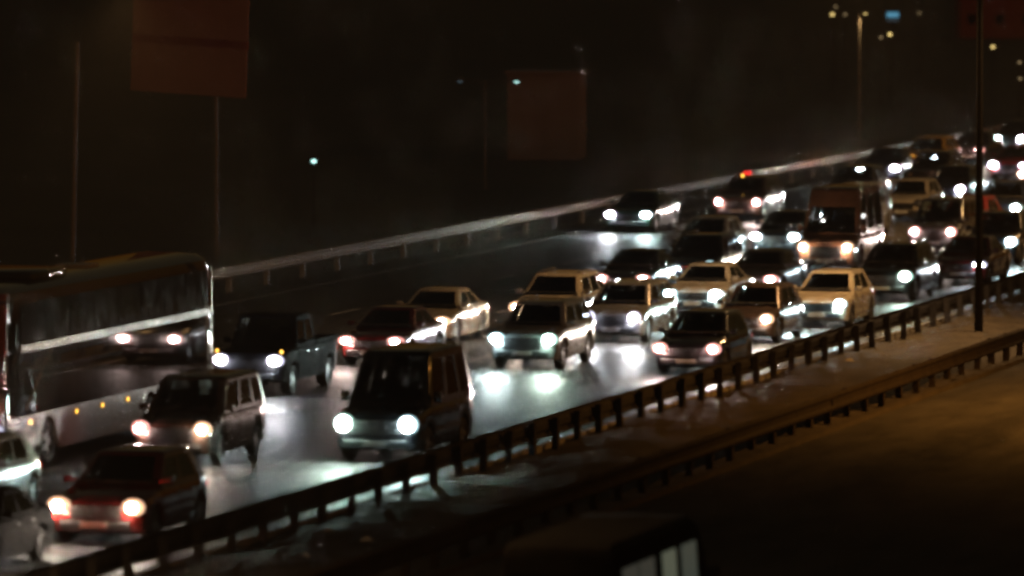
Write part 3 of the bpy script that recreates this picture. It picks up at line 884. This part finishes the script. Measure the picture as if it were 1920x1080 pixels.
# ------------------------------------------------------------------ minibus on the near carriageway
def minibus():
    g = link('minibus', None, None, (-25.85, 98.5, 0), label='pale minibus with lit windows passing on the near carriageway, mostly below the picture', category='minibus')
    Lb, hw, H = 6.6, 1.0, 2.62
    v, f = [], []
    ys = [0, .05, .25, 1, 2, 3, 4, 5, 5.4, 5.7, 6.0, 6.35, 6.55, 6.6]
    topz = [(0, 2.4), (.05, 2.52), (.25, 2.6), (5.0, 2.6), (5.4, 2.5), (5.7, 2.1), (6.0, 1.62), (6.35, 1.1), (6.55, .95), (6.6, .8)]
    for y in ys:
        zt = interp(topz, y); w = hw * interp([(0, .94), (.05, .97), (.25, 1), (5.8, 1), (6.4, .93), (6.6, .8)], y)
        zs = min(1.1, zt - .2)
        row = [(0, .3), (w * .95, .3), (w, .4), (w, zs), (w * (1 - .10 * (zt - zs) / 1.5) - .0, zt - .1), (w * .80, zt), (0, zt + .03)]
        v += [(x, y, z) for x, z in row] + [(-x, y, z) for x, z in row[-2:0:-1]]
    n = 12
    for i in range(len(ys) - 1):
        for k in range(n): f.append([i * n + k, i * n + (k + 1) % n, (i + 1) * n + (k + 1) % n, (i + 1) * n + k])
    f.append(list(range(n))[::-1]); f.append([(len(ys) - 1) * n + k for k in range(n)])
    link('body', mesh('minibus_body', v, f, PAINTS['matt'], 35), g)
    M['lit_window'] = emit("lit_window", (.72, .85, .62), .08)
    M['lit_window_dim'] = emit("lit_window_dim", (.6, .7, .6), .035)
    M['lit_window_mid'] = emit("lit_window_mid", (.6, .75, .62), .05)
    wins = [(.35, 1.3, 'lit_window_dim'), (1.42, 2.35, 'lit_window_dim'), (2.9, 3.75, 'lit_window'), (4.15, 5.1, 'lit_window_mid')]
    for sx in (1, -1):
        for (y0, y1, m_) in wins:
            v = []
            for (y, z) in ((y0, 1.25), (y1, 1.25), (y1, 2.2), (y0, 2.2)):
                v.append((sx * (hw * (1 - .1 * (z - 1.1) / 1.5) + .012), y, z))
            v += [(x - sx * .03, y, z) for x, y, z in v]
            link('side_window', mesh('minibus_window', v, [(0, 1, 2, 3), (4, 7, 6, 5), (0, 4, 5, 1), (1, 5, 6, 2), (2, 6, 7, 3), (3, 7, 4, 0)], M[m_]), g)
        for yc in (1.3, 5.1):
            ty, rim, hub = wheels_for(.36, .24)
            w_ = link('wheel', ty, g, (sx * (hw - .1), yc, .36)); link('rim', rim, w_); link('spokes', hub, w_)
        link('tail_light', MB().box(sx * .9 - .07, sx * .9 + .07, -.03, .03, .9, 1.3, .02).mesh('minibus_tail', M['tail_dim']), g)
        link('mirror', MB().box(sx * 1.15 - .1, sx * 1.15 + .1, 5.5, 5.62, 1.4, 1.75, .03).box(min(sx * .9, sx * 1.1), max(sx * .9, sx * 1.1), 5.53, 5.58, 1.45, 1.5).mesh('minibus_mirror', M['black']), g)
    link('rear_window', MB().box(-.75, .75, -.02, .02, 1.35, 2.1, .01).mesh('minibus_rear_window', M['glass_dark']), g)
    link('windscreen', mesh('minibus_windscreen', [(-.8, 6.02, 1.64), (.8, 6.02, 1.64), (.78, 5.42, 2.48), (-.78, 5.42, 2.48)], [(0, 1, 2, 3)], M['glass_dark']), g)
minibus()

# ------------------------------------------------------------------ the traffic
G = 'cars in the oncoming traffic jam'
V = vehicle
V('hatchback', 'car', -41.0, 121.2, 'darkred', 'dark red hatchback with glowing headlights, lowest car beside the guardrail', 'warm', 'warm', .9, group=G, sep=1.4, scale=1.08)
V('sedan', 'car', -42.0, 114.9, 'matt', 'black car cut off by the bottom left corner, ahead of the red hatchback', 'warm', 'warm', .6, group=G, tail='bright')
V('hatchback', 'car', -45.7, 125.2, 'white', 'white hatchback cut off by the left edge beside the coach wheel', 'white', 'white', .6, group=G)
V('minivan', 'car', -45.1, 138.5, 'brown', 'dark brown tall hatchback with pinkish headlights beside the coach', 'warm', 'pink', .9, group=G)
pk = V('pickup', 'pickup_truck', -49.35, 157.7, 'matt', 'black pickup truck with white headlights close behind the coach', 'white', 'white', 1.0, group=G, cat='pickup')
for sx in (1, -1):
    link('indicator', MB().ellipsoid((sx * .84, .16, 1.12), (.05, .05, .05), 10, 6).mesh('pickup_indicator', M['amber_marker'], 60), pk)
V('tall_suv', 'car', -40.94, 140.2, 'black', 'dark tall sport utility vehicle with the brightest greenish headlight beside the guardrail', 'cool', 'green', 1.3, group=G)
V('crossover', 'car', -45.16, 168.4, 'silver', 'silver crossover with strong cool headlights in the middle of the open road', 'green', 'cool', 1.2, group=G)
V('sedan', 'car', -49.27, 168.3, 'darkred', 'dark red sedan half hidden behind the dark tall vehicle', 'pink', 'pink', .8, group=G)
V('sedan', 'car', -50.3, 176.5, 'cream', 'cream sedan with dim light behind the dark red sedan', 'warm', 'warm', .6, group=G)
V('crossover', 'car', -48.0, 181.0, 'cream', 'pale estate car with tan roof behind the silver crossover', 'warm', 'warm', .6, group=G)
V('sedan', 'car', -49.72, 197.1, 'black', 'black sedan with two pink headlights on the far side of the white sedans', 'pink', 'pink', .9, group=G)
V('taxi', 'car', -45.41, 178.8, 'silver', 'silver estate car with bluish headlights right behind the silver crossover', 'white', 'white', .9, group=G)
V('sedan', 'car', -45.9, 190.5, 'white', 'white sedan with a dark windscreen and cool headlights, second behind the silver crossover', 'cool', 'cool', .9, group=G, sep=1.4)
V('hatchback', 'car', -40.5, 167.4, 'black', 'black hatchback with round pinkish headlights beside the guardrail', 'pink', 'pink', 1.0, group=G, sep=1.42)
V('sedan', 'car', -59.2, 235.6, 'green', 'dark car alone in the far lane by the pale guardrail', 'cool', 'white', .9, group=G)
c18 = V('taxi', 'car', -57.3, 245.0, 'brown', 'brown car with a small amber roof lamp in the far lane by the red marker', 'pink', 'pink', .9, group=G, sep=1.46)
link('roof_lamp', MB().ellipsoid((-.25, 1.95, 1.64), (.07, .07, .06), 10, 6).mesh('amber_roof_lamp', M['amber_marker'], 60), c18)
V('crossover', 'car', -48.9, 202.2, 'black', 'black car seen above the roof of the white sedan with cool headlights', 'cool', 'cool', .7, group=G)
V('panel_van', 'van', -46.8, 212.7, 'tan', 'tall tan van rising above the cars', 'warm', 'warm', .9, group=G, cat='van')
V('sedan', 'car', -45.94, 198.0, 'grey', 'grey sedan following the white sedan with cool headlights, one pink lamp showing', 'pink', 'pink', .9, group=G)
V('hatchback', 'car', -41.8, 179.4, 'brown', 'dark brown hatchback right behind the black hatchback at the guardrail', 'warm', 'warm', .9, group=G)
V('hatchback', 'car', -51.9, 215.8, 'white', 'white hatchback showing only its roof behind the black crossover', None, None, .6, group=G)
V('sedan', 'car', -50.6, 222.0, 'black', 'dark sedan with a cool lamp to the left of the tan van', 'cool', 'cool', .9, group=G, yaw=0)
V('hatchback', 'car', -41.25, 186.4, 'cream', 'pale hatchback with an orange-lit bonnet beside the guardrail', 'cool', 'cool', .9, group=G)
V('crossover', 'car', -41.9, 198.5, 'black', 'black crossover with one working lamp beside the guardrail', 'green', None, .9, group=G)
V('minivan', 'car', -45.6, 224.4, 'grey', 'grey minivan with two pink lamps behind the tan van', 'pink', 'pink', .9, group=G, sep=1.25)
V('sedan', 'car', -41.3, 207.3, 'darkred', 'dark red sedan beside the guardrail, just before the lamp column', 'white', None, .8, group=G)
V('crossover', 'car', -42.5, 218.7, 'black', 'black crossover right of the lamp column with one starry lamp', 'cool', None, .9, group=G)
V('crossover', 'car', -46.7, 241.6, 'navy', 'dark blue crossover at the right edge with a bluish lamp', 'cool', None, .9, group=G)
V('hatchback', 'car', -51.2, 246.0, 'cream', 'cream hatchback with its lamps out behind the tan van', None, None, .5, group=G)
V('hatchback', 'car', -52.0, 258.0, 'black', 'black hatchback with one bluish lamp left of the lamp column', 'white', None, .8, group=G)
V('sedan', 'car', -58.7, 277.1, 'black', 'black sedan with two bluish headlights against the far guardrail', 'white', 'white', .9, group=G, sep=1.5)
V('taxi', 'car', -58.8, 286.8, 'yellow', 'yellow car behind the black sedan with one orange lamp', 'white', 'amber', .9, group=G, sep=1.1)
V('sedan', 'car', -58.8, 297.1, 'grey', 'grey car with two pink lamps left of the lamp column', 'pink', 'pink', .8, group=G, sep=1.1)
V('sedan', 'car', -53.9, 281.5, 'red', 'red sedan at the right edge with a bluish lamp', 'white', 'white', .8, group=G)
V('sedan', 'car', -59.5, 310.8, 'green', 'dark car with white lamps at the upper right by the far guardrail', 'white', 'cool', .8, group=G, sep=1.2)
V('sedan', 'car', -59.6, 324.0, 'grey', 'last grey car at the upper right edge with pinkish lamps', 'pink', 'pink', .8, group=G)

V('minivan', 'car', -50.9, 234.5, 'silver', 'silver minivan between the tan van and the cream hatchback', 'warm', 'white', .8, group=G)
V('crossover', 'car', -54.9, 268.5, 'brown', 'brown crossover in the lane next to the yellow car', 'warm', None, .8, group=G)
V('taxi', 'car', -55.4, 255.5, 'grey', 'grey estate car beside the black hatchback, one lane farther out', 'warm', 'white', .8, group=G)
V('hatchback', 'car', -46.3, 232.5, 'darkred', 'dark red hatchback behind the grey minivan', None, 'warm', .7, group=G)

V('hatchback', 'car', -54.6, 294.5, 'silver', 'silver hatchback behind the red sedan at the right edge', 'white', 'warm', .8, group=G)
V('crossover', 'car', -50.4, 270.0, 'black', 'black crossover behind the black hatchback, left of the lamp column', 'cool', 'warm', .8, group=G)
# ------------------------------------------------------------------ night haze over the road
hz = MB().box(-440, 60, -10, 1000, -1.2, 14.5).mesh('haze')
ho = link('haze', hz, kind='stuff', label='thin night haze over the motorway')
hm = bpy.data.materials.new("haze"); hm.use_nodes = True
nt = hm.node_tree
for n_ in list(nt.nodes):
    if n_.type != 'OUTPUT_MATERIAL': nt.nodes.remove(n_)
pv = nt.nodes.new("ShaderNodeVolumePrincipled")
pv.inputs["Color"].default_value = (.9, .88, .85, 1)
pv.inputs["Density"].default_value = 0.00022
pv.inputs["Anisotropy"].default_value = 0.15
nt.links.new(pv.outputs[0], nt.nodes["Material Output"].inputs["Volume"])
hm.cycles.volume_sampling = 'EQUIANGULAR'
hz.materials.append(hm)
